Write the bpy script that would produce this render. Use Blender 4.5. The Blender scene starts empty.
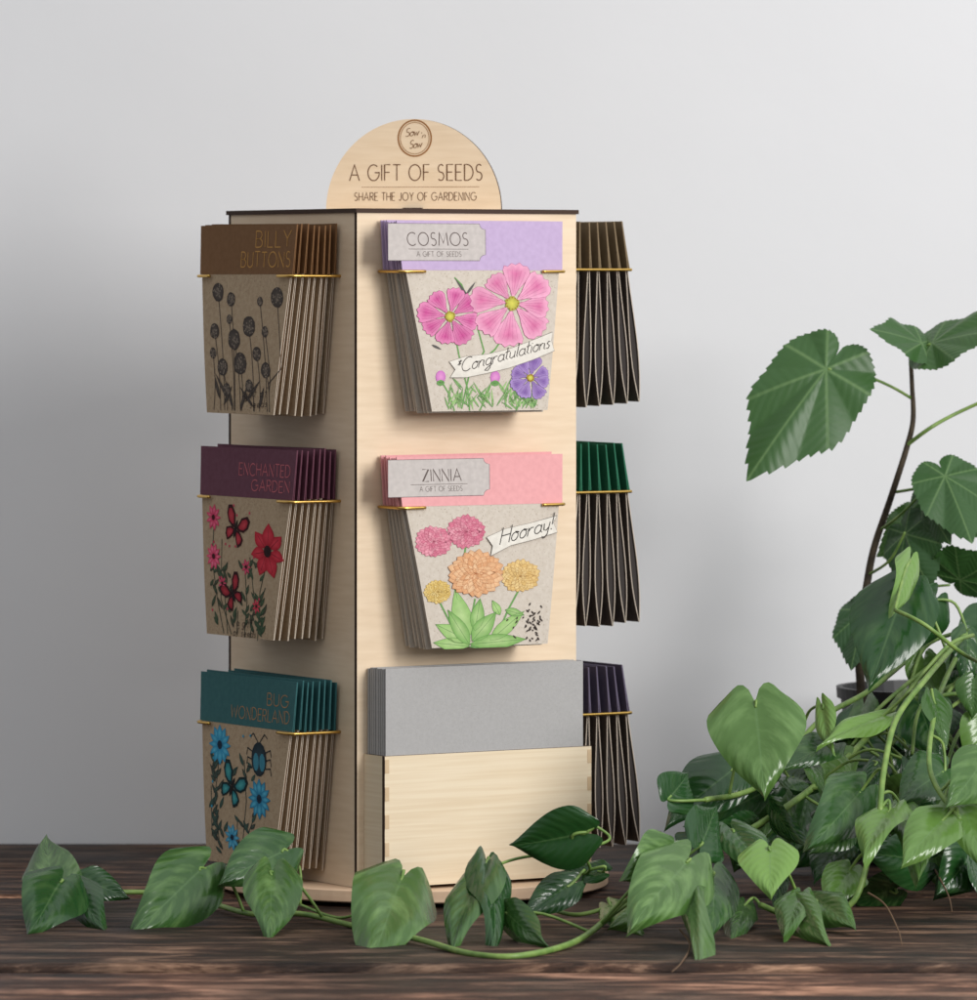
import bpy, math, random
from mathutils import Vector, Matrix
random.seed(7)
R=math.radians
F=5833.0; HZ=0.375; CY=-3.5
def P(px,py,d):
    return Vector(((px-488.5)*d/F, CY+d, HZ-(py-280)*d/F))
COL=bpy.context.scene.collection
WM={}
def srgb(c):
    r=[]
    for v in c:
        v=v/255.0
        r.append(v/12.92 if v<=0.04045 else ((v+0.055)/1.055)**2.4)
    return tuple(r)
def obj(name,me,M=None,parent=None):
    o=bpy.data.objects.new(name,me); COL.objects.link(o)
    M=M or Matrix.Identity(4)
    o.matrix_basis=M; WM[o.name]=M.copy()
    if parent:
        o.parent=parent; o.matrix_parent_inverse=WM[parent.name].inverted()
    return o
def top(o,label,cat,group=None):
    o["label"]=label; o["category"]=cat
    if group: o["group"]=group
def mesh(name,vs,fs,mats=(),mi=None,smooth=False):
    me=bpy.data.meshes.new(name); me.from_pydata([tuple(v) for v in vs],[],fs)
    for m in mats: me.materials.append(m)
    if mi: me.polygons.foreach_set("material_index",mi)
    if smooth: me.polygons.foreach_set("use_smooth",[True]*len(me.polygons))
    me.update(); return me
class MB:
    def __init__(s): s.v=[];s.f=[];s.m=[]
    def box(s,x0,x1,y0,y1,z0,z1,m=0,me=None):
        b=len(s.v)
        s.v+=[(x0,y0,z0),(x1,y0,z0),(x1,y1,z0),(x0,y1,z0),(x0,y0,z1),(x1,y0,z1),(x1,y1,z1),(x0,y1,z1)]
        fs=[(0,3,2,1),(4,5,6,7),(0,1,5,4),(2,3,7,6),(3,0,4,7),(1,2,6,5)]
        for i,f in enumerate(fs):
            s.f.append(tuple(b+k for k in f)); s.m.append(me[i] if me else m)
    def mesh(s,name,mats,smooth=False): return mesh(name,s.v,s.f,mats,s.m,smooth)

# ---------------- materials
def newmat(name,col,rough=0.7,spec=0.5):
    m=bpy.data.materials.new(name); m.use_nodes=True
    b=m.node_tree.nodes["Principled BSDF"]
    b.inputs["Base Color"].default_value=(*col,1); b.inputs["Roughness"].default_value=rough
    b.inputs["Specular IOR Level"].default_value=spec
    return m
def N(m,t,**k):
    n=m.node_tree.nodes.new(t)
    for a,v in k.items(): setattr(n,a,v)
    return n
def L(m,a,b): m.node_tree.links.new(a,b)
def noisy(name,c1,c2,scale=(1,1,1),ns=10,rough=0.7,bump=0.1,bd=0.0005,detail=3,coord='Object',spec=0.4,lo=.3,hi=.7,speck=None):
    m=newmat(name,c1,rough,spec); b=m.node_tree.nodes["Principled BSDF"]
    tc=N(m,'ShaderNodeTexCoord'); mp=N(m,'ShaderNodeMapping'); mp.inputs['Scale'].default_value=scale
    L(m,tc.outputs[coord],mp.inputs['Vector'])
    nz=N(m,'ShaderNodeTexNoise'); nz.inputs['Scale'].default_value=ns; nz.inputs['Detail'].default_value=detail
    L(m,mp.outputs[0],nz.inputs['Vector'])
    cr=N(m,'ShaderNodeValToRGB'); cr.color_ramp.elements[0].position=lo; cr.color_ramp.elements[1].position=hi
    cr.color_ramp.elements[0].color=(*c1,1); cr.color_ramp.elements[1].color=(*c2,1)
    L(m,nz.outputs['Fac'],cr.inputs[0]); out=cr.outputs[0]
    if speck:
        n2=N(m,'ShaderNodeTexNoise'); n2.inputs['Scale'].default_value=speck[1]; n2.inputs['Detail'].default_value=1
        L(m,tc.outputs[coord],n2.inputs['Vector'])
        r2=N(m,'ShaderNodeValToRGB'); r2.color_ramp.elements[0].position=speck[2]; r2.color_ramp.elements[1].position=speck[2]+.06
        L(m,n2.outputs['Fac'],r2.inputs[0])
        mx=N(m,'ShaderNodeMix',data_type='RGBA'); L(m,r2.outputs[0],mx.inputs['Factor']); L(m,out,mx.inputs[6]); mx.inputs[7].default_value=(*speck[0],1)
        out=mx.outputs[2]
    L(m,out,b.inputs['Base Color'])
    if bump:
        bp=N(m,'ShaderNodeBump'); bp.inputs['Strength'].default_value=bump; bp.inputs['Distance'].default_value=bd
        L(m,nz.outputs['Fac'],bp.inputs['Height']); L(m,bp.outputs[0],b.inputs['Normal'])
    return m
PLY=noisy("birch_plywood",srgb((223,199,169)),srgb((232,210,182)),(5,5,45),7,0.6,0.0)
PLYB=noisy("bamboo_plywood",srgb((223,203,172)),srgb((231,214,186)),(3,3,110),5,0.55,0.0,lo=.35,hi=.65)
BURNT=newmat("laser_burnt_edge",srgb((60,40,28)),0.8)
DISC=noisy("base_wood",srgb((205,172,142)),srgb((216,186,156)),(3,3,30),10,0.6,0.0)
KRAFT=noisy("kraft_board",srgb((168,144,116)),srgb((182,160,132)),(1,1,1),400,0.9,0.0,speck=(srgb((124,102,80)),1100,.66))
GKRAFT=noisy("grey_kraft_board",srgb((192,181,168)),srgb((202,192,180)),(1,1,1),400,0.9,0.0,speck=(srgb((160,146,130)),1100,.66))
EDGE=newmat("paper_edge",srgb((204,190,174)),0.9)
GREY=noisy("grey_card",srgb((166,164,163)),srgb((172,170,169)),(1,1,1),500,0.9,0.0,speck=(srgb((156,153,150)),1500,.62))
BRASS=newmat("brass_wire",srgb((215,175,95)),0.28); BRASS.node_tree.nodes["Principled BSDF"].inputs["Metallic"].default_value=1
def printmat():
    m=newmat("printed_ink",(0.5,0.5,0.5),0.85,0.3); b=m.node_tree.nodes["Principled BSDF"]
    a=N(m,'ShaderNodeAttribute'); a.attribute_name="Col"
    nz=N(m,'ShaderNodeTexNoise'); nz.inputs['Scale'].default_value=300; nz.inputs['Detail'].default_value=2
    tc=N(m,'ShaderNodeTexCoord'); L(m,tc.outputs['Object'],nz.inputs['Vector'])
    mr=N(m,'ShaderNodeMapRange'); mr.inputs[1].default_value=.3; mr.inputs[2].default_value=.7; mr.inputs[3].default_value=.90; mr.inputs[4].default_value=1.03
    L(m,nz.outputs['Fac'],mr.inputs[0])
    mx=N(m,'ShaderNodeVectorMath',operation='SCALE'); L(m,a.outputs['Color'],mx.inputs[0]); L(m,mr.outputs[0],mx.inputs['Scale'])
    L(m,mx.outputs[0],b.inputs['Base Color']); return m
PRINT=printmat()
def collar(name,c,d=8):
    return noisy(name,srgb(c),srgb(tuple(min(255,v+d) for v in c)),(1,1,1),300,0.8,0.0)

# ---------------- setting: wall
wall_m=noisy("painted_plaster",srgb((224,224,226)),srgb((231,231,233)),(1,1,1),2.2,0.9,0.0)
b=wall_m.node_tree.nodes["Principled BSDF"]
nz=N(wall_m,'ShaderNodeTexNoise'); nz.inputs['Scale'].default_value=7; nz.inputs['Detail'].default_value=5; nz.inputs['Roughness'].default_value=.6
tc=N(wall_m,'ShaderNodeTexCoord'); L(wall_m,tc.outputs['Object'],nz.inputs['Vector'])
bp=N(wall_m,'ShaderNodeBump'); bp.inputs['Strength'].default_value=.25; bp.inputs['Distance'].default_value=.003
L(wall_m,nz.outputs['Fac'],bp.inputs['Height']); L(wall_m,bp.outputs[0],b.inputs['Normal'])
WY=CY+3.906
mb=MB(); mb.box(-2.2,2.2,WY,WY+.1,-.8,1.9)
w=obj("wall",mb.mesh("wall",[wall_m])); w["kind"]="structure"

# ---------------- table
def tablemat():
    m=newmat("old_dark_wood",(0.03,0.02,0.016),0.5,0.22); b=m.node_tree.nodes["Principled BSDF"]
    tc=N(m,'ShaderNodeTexCoord'); mp=N(m,'ShaderNodeMapping'); mp.inputs['Scale'].default_value=(2.6,12,12)
    L(m,tc.outputs['Object'],mp.inputs[0])
    n1=N(m,'ShaderNodeTexNoise'); n1.inputs['Scale'].default_value=5; n1.inputs['Detail'].default_value=7; n1.inputs['Roughness'].default_value=.72; n1.inputs['Distortion'].default_value=.5
    L(m,mp.outputs[0],n1.inputs[0])
    cr=N(m,'ShaderNodeValToRGB'); e=cr.color_ramp.elements
    e[0].position=.36; e[0].color=(*srgb((24,17,14)),1); e[1].position=.68; e[1].color=(*srgb((150,124,106)),1)
    e2=e.new(.5); e2.color=(*srgb((62,46,38)),1)
    L(m,n1.outputs['Fac'],cr.inputs[0])
    n2=N(m,'ShaderNodeTexNoise'); n2.inputs['Scale'].default_value=7; n2.inputs['Detail'].default_value=4
    L(m,tc.outputs['Object'],n2.inputs[0])
    at=N(m,'ShaderNodeAttribute'); at.attribute_name="Tone"
    mx=N(m,'ShaderNodeMix',data_type='RGBA',blend_type='MULTIPLY'); mx.inputs['Factor'].default_value=.85
    r2=N(m,'ShaderNodeValToRGB'); r2.color_ramp.elements[0].position=.38; r2.color_ramp.elements[0].color=(.35,.35,.35,1); r2.color_ramp.elements[1].position=.62; r2.color_ramp.elements[1].color=(1.3,1.18,1.08,1)
    L(m,n2.outputs['Fac'],r2.inputs[0]); L(m,cr.outputs[0],mx.inputs[6]); L(m,r2.outputs[0],mx.inputs[7])
    mx2=N(m,'ShaderNodeMix',data_type='RGBA',blend_type='MULTIPLY'); mx2.inputs['Factor'].default_value=1
    L(m,mx.outputs[2],mx2.inputs[6]); L(m,at.outputs['Color'],mx2.inputs[7]); L(m,mx2.outputs[2],b.inputs['Base Color'])
    mr=N(m,'ShaderNodeMapRange'); mr.inputs[1].default_value=.3; mr.inputs[2].default_value=.7; mr.inputs[3].default_value=.42; mr.inputs[4].default_value=.8; L(m,n2.outputs['Fac'],mr.inputs[0]); L(m,mr.outputs[0],b.inputs['Roughness'])
    bp=N(m,'ShaderNodeBump'); bp.inputs['Strength'].default_value=.9; bp.inputs['Distance'].default_value=.003
    L(m,n1.outputs['Fac'],bp.inputs['Height']); L(m,bp.outputs[0],b.inputs['Normal']); return m
TM=tablemat()
table=obj("wooden_table",None,Matrix.Translation((0,0,0))); top(table,"old dark brown plank table against a pale wall","table")
mb=MB(); bounds=[2.86,3.03,3.195,3.385,3.555,3.735,3.903]; tones=[]
TN=[(1.0,.93,.9),(1.75,1.55,1.5),(.95,.93,.9),(.8,.75,.72),(1.05,.95,.88),(.7,.68,.66)]
for i in range(len(bounds)-1):
    y0=CY+bounds[i]+.003; y1=CY+bounds[i+1]-.003; dz=[-.001,-.004,0,-.0012,-.0002,-.0018][i]
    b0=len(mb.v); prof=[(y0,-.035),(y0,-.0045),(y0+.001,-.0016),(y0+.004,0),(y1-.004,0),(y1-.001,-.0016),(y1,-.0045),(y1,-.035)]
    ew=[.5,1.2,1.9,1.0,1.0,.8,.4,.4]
    nx=90
    for k in range(nx+1):
        X=-1.3+2.6*k/nx
        for pi_,(yy,zz) in enumerate(prof):
            wob=.0011*math.sin(k*1.7+i*3)+.0009*math.sin(k*.63+i)
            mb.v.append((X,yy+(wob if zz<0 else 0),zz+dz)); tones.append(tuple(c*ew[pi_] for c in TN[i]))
    n=len(prof)
    for k in range(nx):
        for j in range(n):
            a=b0+k*n+j; c=b0+k*n+(j+1)%n
            mb.f.append((a,a+n,c+n,c)); mb.m.append(0)
    mb.f.append(tuple(b0+j for j in range(n))); mb.m.append(0); mb.f.append(tuple(b0+nx*n+j for j in reversed(range(n)))); mb.m.append(0)
me=mb.mesh("tabletop",[TM]); ca=me.color_attributes.new("Tone",'FLOAT_COLOR','POINT')
for i,c in enumerate(tones): ca.data[i].color=(*c,1)
obj("tabletop",me,None,table)
mb=MB(); mb.box(-1.28,1.28,CY+2.9,CY+3.88,-.09,-.0392)
obj("gap_shade_slab",mb.mesh("gap_shade_slab",[newmat("gap_shade_dark",srgb((24,18,15)),.8)]),None,table)  # added slab under the planks, coloured dark as the shade in the gaps

# ---------------- stand frame
TH=R(32); S=.1565
u=Vector((math.cos(TH),math.sin(TH),0)); v=Vector((-math.sin(TH),math.cos(TH),0)); Z=Vector((0,0,1))
C=Vector(((357-488.5)*.0006,0,0)); CEN=C+(u+v)*S/2
def frame(org,fx,fn):
    M=Matrix.Identity(4)
    for i in range(3):
        M[i][0]=fx[i]; M[i][1]=-fn[i]; M[i][2]=Z[i]; M[i][3]=org[i]
    return M
FR=frame(C+u*S/2,u,-v); LF=frame(C+v*S/2,-v,-u); RF=frame(C+u*S+v*S/2,v,u); BF=frame(C+v*S+u*S/2,-u,v)
stand=obj("display_stand",None,Matrix.Translation(CEN)); top(stand,"rotating light plywood seed packet display tower on table","display stand")
ZB=.010; ZT=.4155
T3=.003
def panel(M,full):
    mb=MB(); h=S/2 if full else S/2-T3
    mb.box(-h,h,0.0,T3,ZB,ZT,me=[1,1,0,0,1,1])
    return obj("side_panel",mb.mesh("side_panel",[PLY,BURNT]),M,stand)
panel(FR,True); panel(BF,True); 
panel(LF,False); panel(RF,False)
mb=MB(); e=S/2+.0012; mb.box(-e,e,-e,e,ZT,ZT+.0026,me=[1,0,1,1,1,1])
MT=frame(CEN,u,-v); obj("top_panel",mb.mesh("top_panel",[PLY,BURNT]),MT,stand)
def disc(r,z0,z1,bev,n=96):
    vs=[];fs=[]
    prof=[(0,z0),(r-bev,z0),(r,z0+bev),(r,z1-bev),(r-bev,z1),(0,z1)]
    for k in range(n):
        a=2*math.pi*k/n
        for (rr,zz) in prof[1:5]: vs.append((rr*math.cos(a),rr*math.sin(a),zz))
    for k in range(n):
        for j in range(3):
            a=k*4+j; b2=((k+1)%n)*4+j; fs.append((a,b2,b2+1,a+1))
    fs.append(tuple(k*4 for k in reversed(range(n)))); fs.append(tuple(k*4+3 for k in range(n)))
    return vs,fs
vs,fs=disc(.121,.002,.0098,.0008)
obj("turntable_base",mesh("turntable_base",vs,fs,[DISC]),Matrix.Translation(CEN+Vector((.007,0,0))),stand)

# ---------------- art helper
def arc(cx,cy,rx,ry,a0,a1,n=10):
    return [(cx+rx*math.cos(R(a0+(a1-a0)*i/n)),cy+ry*math.sin(R(a0+(a1-a0)*i/n))) for i in range(n+1)]
FONT={
'A':(.72,[[(0,0),(.36,1),(.72,0)],[(.13,.36),(.59,.36)]]),
'B':(.5,[[(0,0),(0,1)],[(0,1)]+arc(.24,.76,.2,.24,90,-90)+[(0,.52)],[(0,.52)]+arc(.26,.26,.24,.26,90,-90)+[(0,0)]]),
'C':(.72,[arc(.42,.5,.42,.5,50,310,16)]),
'D':(.62,[[(0,0),(0,1)]+arc(.16,.5,.46,.5,90,-90,12)+[(0,0)]]),
'E':(.44,[[(.44,1),(0,1),(0,0),(.44,0)],[(0,.52),(.38,.52)]]),
'F':(.42,[[(.42,1),(0,1),(0,0)],[(0,.52),(.36,.52)]]),
'G':(.8,[arc(.42,.5,.42,.5,50,360,16)+[(.5,.5)]]),
'H':(.58,[[(0,0),(0,1)],[(.58,0),(.58,1)],[(0,.5),(.58,.5)]]),
'I':(.02,[[(.01,0),(.01,1)]]),
'J':(.35,[[(.35,1),(.35,.2),(.2,0),(0,.1)]]),
'L':(.4,[[(0,1),(0,0),(.4,0)]]),
'M':(.78,[[(0,0),(.1,1),(.39,.2),(.68,1),(.78,0)]]),
'N':(.6,[[(0,0),(0,1),(.6,0),(.6,1)]]),
'O':(.86,[arc(.43,.5,.43,.5,0,360,20)]),
'R':(.5,[[(0,0),(0,1)]+arc(.24,.75,.24,.25,90,-90)+[(0,.5)],[(.22,.5),(.5,0)]]),
'S':(.46,[arc(.23,.75,.2,.25,40,240,8)+arc(.22,.26,.22,.26,70,-140,9)]),
'T':(.54,[[(0,1),(.54,1)],[(.27,1),(.27,0)]]),
'U':(.56,[[(0,1),(0,.3)]+arc(.28,.28,.28,.28,180,360,8)+[(.56,1)]]),
'W':(.9,[[(0,1),(.22,0),(.45,.8),(.68,0),(.9,1)]]),
'Y':(.58,[[(0,1),(.29,.5),(.58,1)],[(.29,.5),(.29,0)]]),
'Z':(.56,[[(0,1),(.56,1),(0,0),(.56,0)]]),
'a':(.46,[arc(.22,.25,.22,.25,60,420,10),[(.43,.5),(.43,.08),(.55,0)]]),
'c':(.4,[arc(.22,.25,.22,.25,50,320,9)]),
'd':(.46,[arc(.22,.25,.22,.25,60,420,10),[(.44,1),(.44,.05),(.52,0)]]),
'e':(.42,[[(.03,.22),(.4,.3)]+arc(.22,.27,.19,.24,20,320,9)]),
'f':(.3,[[(.36,.95),(.25,1),(.15,.85),(.12,-.2)],[(-.02,.5),(.3,.52)]]),
'g':(.46,[arc(.22,.25,.22,.25,60,420,10),[(.44,.5),(.44,-.25),(.28,-.42),(.05,-.35),(.2,-.2),(.55,0)]]),
'h':(.4,[[(.05,1),(0,0)],[(0,.3),(.15,.5),(.33,.45),(.38,0)]]),
'i':(.08,[[(.04,.5),(.04,0)],[(.04,.66),(.05,.72)]]),
'l':(.1,[[(.08,1),(.03,.1),(.12,0)]]),
'n':(.4,[[(0,.5),(0,0)],[(0,.3),(.15,.5),(.33,.45),(.36,.05),(.45,0)]]),
'o':(.42,[arc(.21,.25,.21,.25,90,450,10)+[(.45,.45)]]),
'r':(.3,[[(0,.5),(0,0)],[(0,.28),(.14,.48),(.32,.46)]]),
's':(.3,[[(.28,.45),(.15,.52),(.04,.38),(.26,.17),(.18,0),(0,.04)]]),
't':(.24,[[(.1,.9),(.08,.1),(.24,0)],[(-.06,.56),(.28,.6)]]),
'u':(.42,[[(0,.5),(.02,.1),(.18,0),(.36,.15)],[(.37,.5),(.37,.05),(.45,0)]]),
'w':(.52,[[(0,.5),(.12,0),(.26,.42),(.38,0),(.55,.5)]]),
'y':(.4,[[(0,.5),(.06,.1),(.22,.05),(.36,.2)],[(.38,.5),(.34,-.2),(.18,-.38),(.0,-.25)]]),
'!':(.06,[[(.04,1),(.03,.3)],[(.03,.08),(.03,0)]]),
"'":(.05,[[(.03,1),(.0,.8)]]),
'*':(.25,[[(.0,.6),(.24,.9)],[(.0,.9),(.24,.6)],[(.12,.55),(.12,.95)]]),
}
class Art:
    def __init__(s,fmap,surf=lambda z:0.0): s.v=[];s.f=[];s.c=[];s.map=fmap;s.surf=surf;s.layer=0
    def put(s,x,z,c): s.v.append((x,-(s.surf(z)+.00016+.00003*s.layer),z)); s.c.append(c); return len(s.v)-1
    def poly(s,pts,col,ccol=None,jit=0):
        q=[s.map(*p) for p in pts]; cx=sum(a for a,_ in q)/len(q); cz=sum(b for _,b in q)/len(q)
        col=srgb(col); cc=srgb(ccol) if ccol else col
        ci=s.put(cx,cz,cc); ids=[s.put(a,b,col) for a,b in q]
        n=len(ids)
        for i in range(n): s.f.append((ci,ids[i],ids[(i+1)%n]))
    def line(s,pts,th,col,closed=False):
        q=[Vector(s.map(*p)) for p in pts]; s.ribbon(q,th,col)
    def ribbon(s,q,th,col,taper=0):
        col=srgb(col) if max(col)>1.01 else col; ids=[]
        n=len(q)
        for i in range(n):
            a=q[max(0,i-1)]; b=q[min(n-1,i+1)]; d=b-a
            if d.length<1e-9: d=Vector((1,0))
            d.normalize(); nn=Vector((-d.y,d.x)); t=th/2*(1-taper*i/max(1,n-1))
            if 0<i<n-1:
                d1=(q[i]-a); d2=(b-q[i])
                if d1.length>1e-9 and d2.length>1e-9:
                    cs=max(.45,math.sqrt(max(0,(1+d1.normalized().dot(d2.normalized()))/2))); t/=cs
            p1=q[i]+nn*t; p2=q[i]-nn*t
            ids.append((s.put(p1.x,p1.y,col),s.put(p2.x,p2.y,col)))
        for i in range(n-1):
            s.f.append((ids[i][1],ids[i+1][1],ids[i+1][0],ids[i][0]))
    def text(s,txt,x0,y0,x1,y1,h,th,col,shear=0,sp=.2,wob=0):
        adv=0; strokes=[]
        for ch in txt:
            if ch==' ': adv+=.42; continue
            w,st=FONT[ch]; dy=random.uniform(-wob,wob)
            for k in st: strokes.append([(adv+x+shear*z,z+dy) for x,z in k])
            adv+=w+sp
        adv-=sp
        a=Vector(s.map(x0,y0)); b=Vector(s.map(x1,y1)); hz=abs(s.map(x0,y0)[1]-s.map(x0,y0-h)[1])
        ex=(b-a)/adv; 
        for k in strokes:
            q=[a+ex*x+Vector((0,hz*z)) for x,z in k]; s.ribbon(q,th,col)
    def build(s,name,M,parent):
        me=mesh(name,s.v,s.f,[PRINT]); ca=me.color_attributes.new("Col",'FLOAT_COLOR','POINT')
        for i,c in enumerate(s.c): ca.data[i].color=(*c,1)
        return obj(name,me,M,parent)
def blob(cx,cy,rx,ry,n=12,rot=0,jit=.0):
    o=[]
    for i in range(n):
        a=2*math.pi*i/n; k=1+random.uniform(-jit,jit); x=rx*math.cos(a)*k; y=ry*math.sin(a)*k
        o.append((cx+x*math.cos(rot)-y*math.sin(rot),cy+x*math.sin(rot)+y*math.cos(rot)))
    return o
def leafpoly(bx,by,tx,ty,w,n=6):
    dx,dy=tx-bx,ty-by; l=math.hypot(dx,dy); nx,ny=-dy/l,dx/l; a=[];b=[]
    for i in range(n+1):
        s=i/n; hw=w/2*math.sin(math.pi*s**.8); a.append((bx+dx*s+nx*hw,by+dy*s+ny*hw)); b.append((bx+dx*s-nx*hw,by+dy*s-ny*hw))
    return a+b[1:-1][::-1]
def darker(c,k=.6): return tuple(v*k for v in c)

# ---------------- sign
SY=CEN+Vector((.0075,-.0,0)); sa=R(-12)
su=Vector((math.cos(sa),math.sin(sa),0)); sn=Vector((math.sin(sa),-math.cos(sa),0))
SM=frame(Vector((SY.x,SY.y,ZT+.0026)),su,sn)
r=.0555; n=60
out=[(-r,-.002)]+[(r*math.cos(math.pi-math.pi*i/n),r*1.02*math.sin(math.pi*i/n)) for i in range(n+1)]+[(r,-.002)]
vs=[(x,0,z) for x,z in out]+[(x,.003,z) for x,z in out]; m=len(out)
fs=[tuple(range(m)),tuple(range(2*m-1,m-1,-1))]+[(i,(i+1)%m+0,(i+1)%m+m,i+m) for i in range(m)]
fs=[fs[0][::-1],fs[1][::-1]]+[f[::-1] for f in fs[2:]]
me=mesh("header_sign",vs,fs,[PLY,BURNT],[0,0]+[1]*m); sign=obj("header_sign",me,SM,stand)
smap=lambda px,py:((px-415)*.000632,(211-py)*.000617)
A=Art(smap); ink=(108,74,50)
A.text("A GIFT OF SEEDS",351,181,484,181,16,.00064,ink,sp=.2)
A.line([(363,187.5),(481,187.5)],.0003,(160,125,96))
A.text("SHARE THE JOY OF GARDENING",356,201,478,201,8,.00042,ink,sp=.2)
A.build("lettering",SM,sign)
A=Art(smap)
A.line(arc(416.5,138.5,16.5,18,0,360,48),.0009,(150,100,52)); A.line(arc(416.5,138.5,14.4,15.8,0,360,48),.0004,(165,120,76))
A.text("Sow",407,137,420,135.5,8,.0004,(120,80,48),shear=.2,sp=.05); A.text("'n",422,139,427,138,6,.0003,(120,80,48),shear=.2) ; A.text("Sow",411,149,423,147.5,8,.0004,(120,80,48),shear=.2,sp=.05)
A.build("emblem",SM,sign)
mb=MB(); mb.box(-.006,.006,-.004,-.0002,-.0001,.0016); obj("sign_bracket",mb.mesh("sign_bracket",[BURNT]),SM,sign)

# ---------------- packets
PH=.115; CH=.030
def bul(z,amp=.0006,pw=1.5):
    s=min(1,max(0,-z/PH)); return .00035+amp*math.sin(math.pi*s**pw)
def hwid(z,below):
    if z>-CH-1e-6 and not below: return .059-.0022*(-z/CH)
    s=(-z-CH)/(PH-CH); return .0545-.0135*s
def packet_mesh(cm,bm,name,amp=.0006,dark=False):
    vs=[];fs=[];mi=[]; pw=2.1 if dark else 1.5; th=.00055 if dark else .00035
    rows=[(0,0),(-.01,0),(-.02,0),(-CH,0)]+[(-CH-(PH-CH)*i/11,1) for i in range(12)]
    for side in (-1,1):
        b0=len(vs)
        for z,bl in rows:
            hw=hwid(z,bl); y=side*bul(z,amp,pw); yi=y-side*min(th,bul(z,amp,pw)*.98)
            if not bl and side==-1: y-=.00012
            vs+= [(-hw,y,z),(hw,y,z),(hw,yi,z),(-hw,yi,z)]
        for i in range(len(rows)-1):
            for j in range(4):
                a=b0+i*4+j; c=b0+i*4+(j+1)%4
                f=(a,a+4,c+4,c) if side==-1 else (a,c,c+4,a+4)
                fs.append(f); mi.append((0 if not rows[i+1][1] else (1 if j in(0,2) else 2)))
        fs.append((b0,b0+1,b0+2,b0+3)[::side]); mi.append(0)
        k=b0+(len(rows)-1)*4; fs.append((k,k+1,k+2,k+3)[::-side]); mi.append(2)
    b0=len(vs); ins=.0014 if dark else .0006
    for z,bl in rows:
        hw=hwid(z,bl)-ins; y=max(.0001,bul(z,amp,pw)-.0002); zz=z-.0004 if z==0 else z
        vs+=[(-hw,-y,zz),(hw,-y,zz),(hw,y,zz),(-hw,y,zz)]
    for i in range(len(rows)-1):
        for j in (1,3):
            a=b0+i*4+j; c=b0+i*4+(j+1)%4
            fs.append((a,a+4,c+4,c)); mi.append((4 if dark else 0) if not rows[i+1][1] else (4 if dark else 3))
    k=b0+(len(rows)-1)*4; fs.append((k,k+3,k+2,k+1)); mi.append(2); fs.append((b0,b0+1,b0+2,b0+3)); mi.append(0)
    return mesh(name,vs,fs,[cm,bm,EDGE,FOLD,GAP],mi)
FOLD=newmat("envelope_fold",srgb((128,104,84)),.9); GAP=newmat("gusset_shade",srgb((58,52,50)),.95)  # GAP: shade between the envelope sheets, put into the gusset colour
GRP="seed packets in the wire holders of the display stand"
def stack(M,shift,ztop,n,t0,tt,tb,cm,bm,labF,labI,t0b=None,amp=.0006,dark=False):
    me=packet_mesh(cm,bm,"seed_packet",amp,dark); front=None
    if t0b is None: t0b=t0
    for i in range(n):
        f=i/(n-1); a=t0+(tt-t0)*f; bb=t0b+(tb-t0b)*f
        jx=random.uniform(-.0008,.0008); jz=random.uniform(-.001,.001); jr=random.uniform(-.006,.006)
        if 0<i<n-1: a+=random.uniform(-.0004,.0004); bb+=random.uniform(-.0007,.0007)
        if i==n-1: jx=jz=jr=0
        MM=M@Matrix.Translation((shift+jx,-a,ztop+jz))@Matrix.Rotation(-math.atan((bb-a)/PH),4,'X')@Matrix.Rotation(jr,4,'Y')
        o=obj("seed_packet",me,MM)
        top(o,labF if i==n-1 else labI,"seed packet",GRP)
        front=o
    return front,WM[front.name]
def wires(M,shift,z,t,name="wire_holder"):
    for s in (-1,1):
        x=shift+s*.0585
        pts=[(x,0.001,z),(x,-t*.5,z),(x,-t+.002,z),(x-s*.0008,-t-.0004,z),(x-s*.0035,-t-.0016,z),(x-s*.010,-t-.0018,z),(x-s*.017,-t-.0017,z)]
        vs,fs=tube(pts,.00095,8,sub=3)
        obj(name,mesh(name,vs,fs,[BRASS],smooth=True),M,stand)
def catmull(pts,sub):
    pts=[Vector(p) for p in pts]
    if sub<=1 or len(pts)<3: return pts
    o=[]
    for i in range(len(pts)-1):
        p0=pts[max(0,i-1)];p1=pts[i];p2=pts[i+1];p3=pts[min(len(pts)-1,i+2)]
        for k in range(sub):
            t=k/sub
            o.append(.5*((2*p1)+(p2-p0)*t+(2*p0-5*p1+4*p2-p3)*t*t+(3*p1-3*p2+p3-p0)*t**3))
    o.append(pts[-1]); return o
def tube(pts,r,n=8,sub=6,r1=None,off=0):
    q=catmull(pts,sub); vs=[];fs=[]; up=Vector((0,0,1)); N_=len(q); prev=None
    for i,p in enumerate(q):
        d=(q[min(N_-1,i+1)]-q[max(0,i-1)]).normalized()
        if prev is None:
            a=d.cross(up)
            if a.length<.05: a=d.cross(Vector((1,0,0)))
        else: a=prev-d*prev.dot(d)
        a.normalize(); prev=a; b=d.cross(a); rr=r if r1 is None else r+(r1-r)*i/(N_-1)
        for k in range(n):
            t=2*math.pi*k/n; vs.append(p+a*math.cos(t)*rr+b*math.sin(t)*rr)
    for i in range(N_-1):
        for k in range(n):
            fs.append((off+i*n+k,off+i*n+(k+1)%n,off+(i+1)*n+(k+1)%n,off+(i+1)*n+k))
    fs.append(tuple(off+k for k in reversed(range(n)))); fs.append(tuple(off+(N_-1)*n+k for k in range(n)))
    return vs,fs

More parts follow.
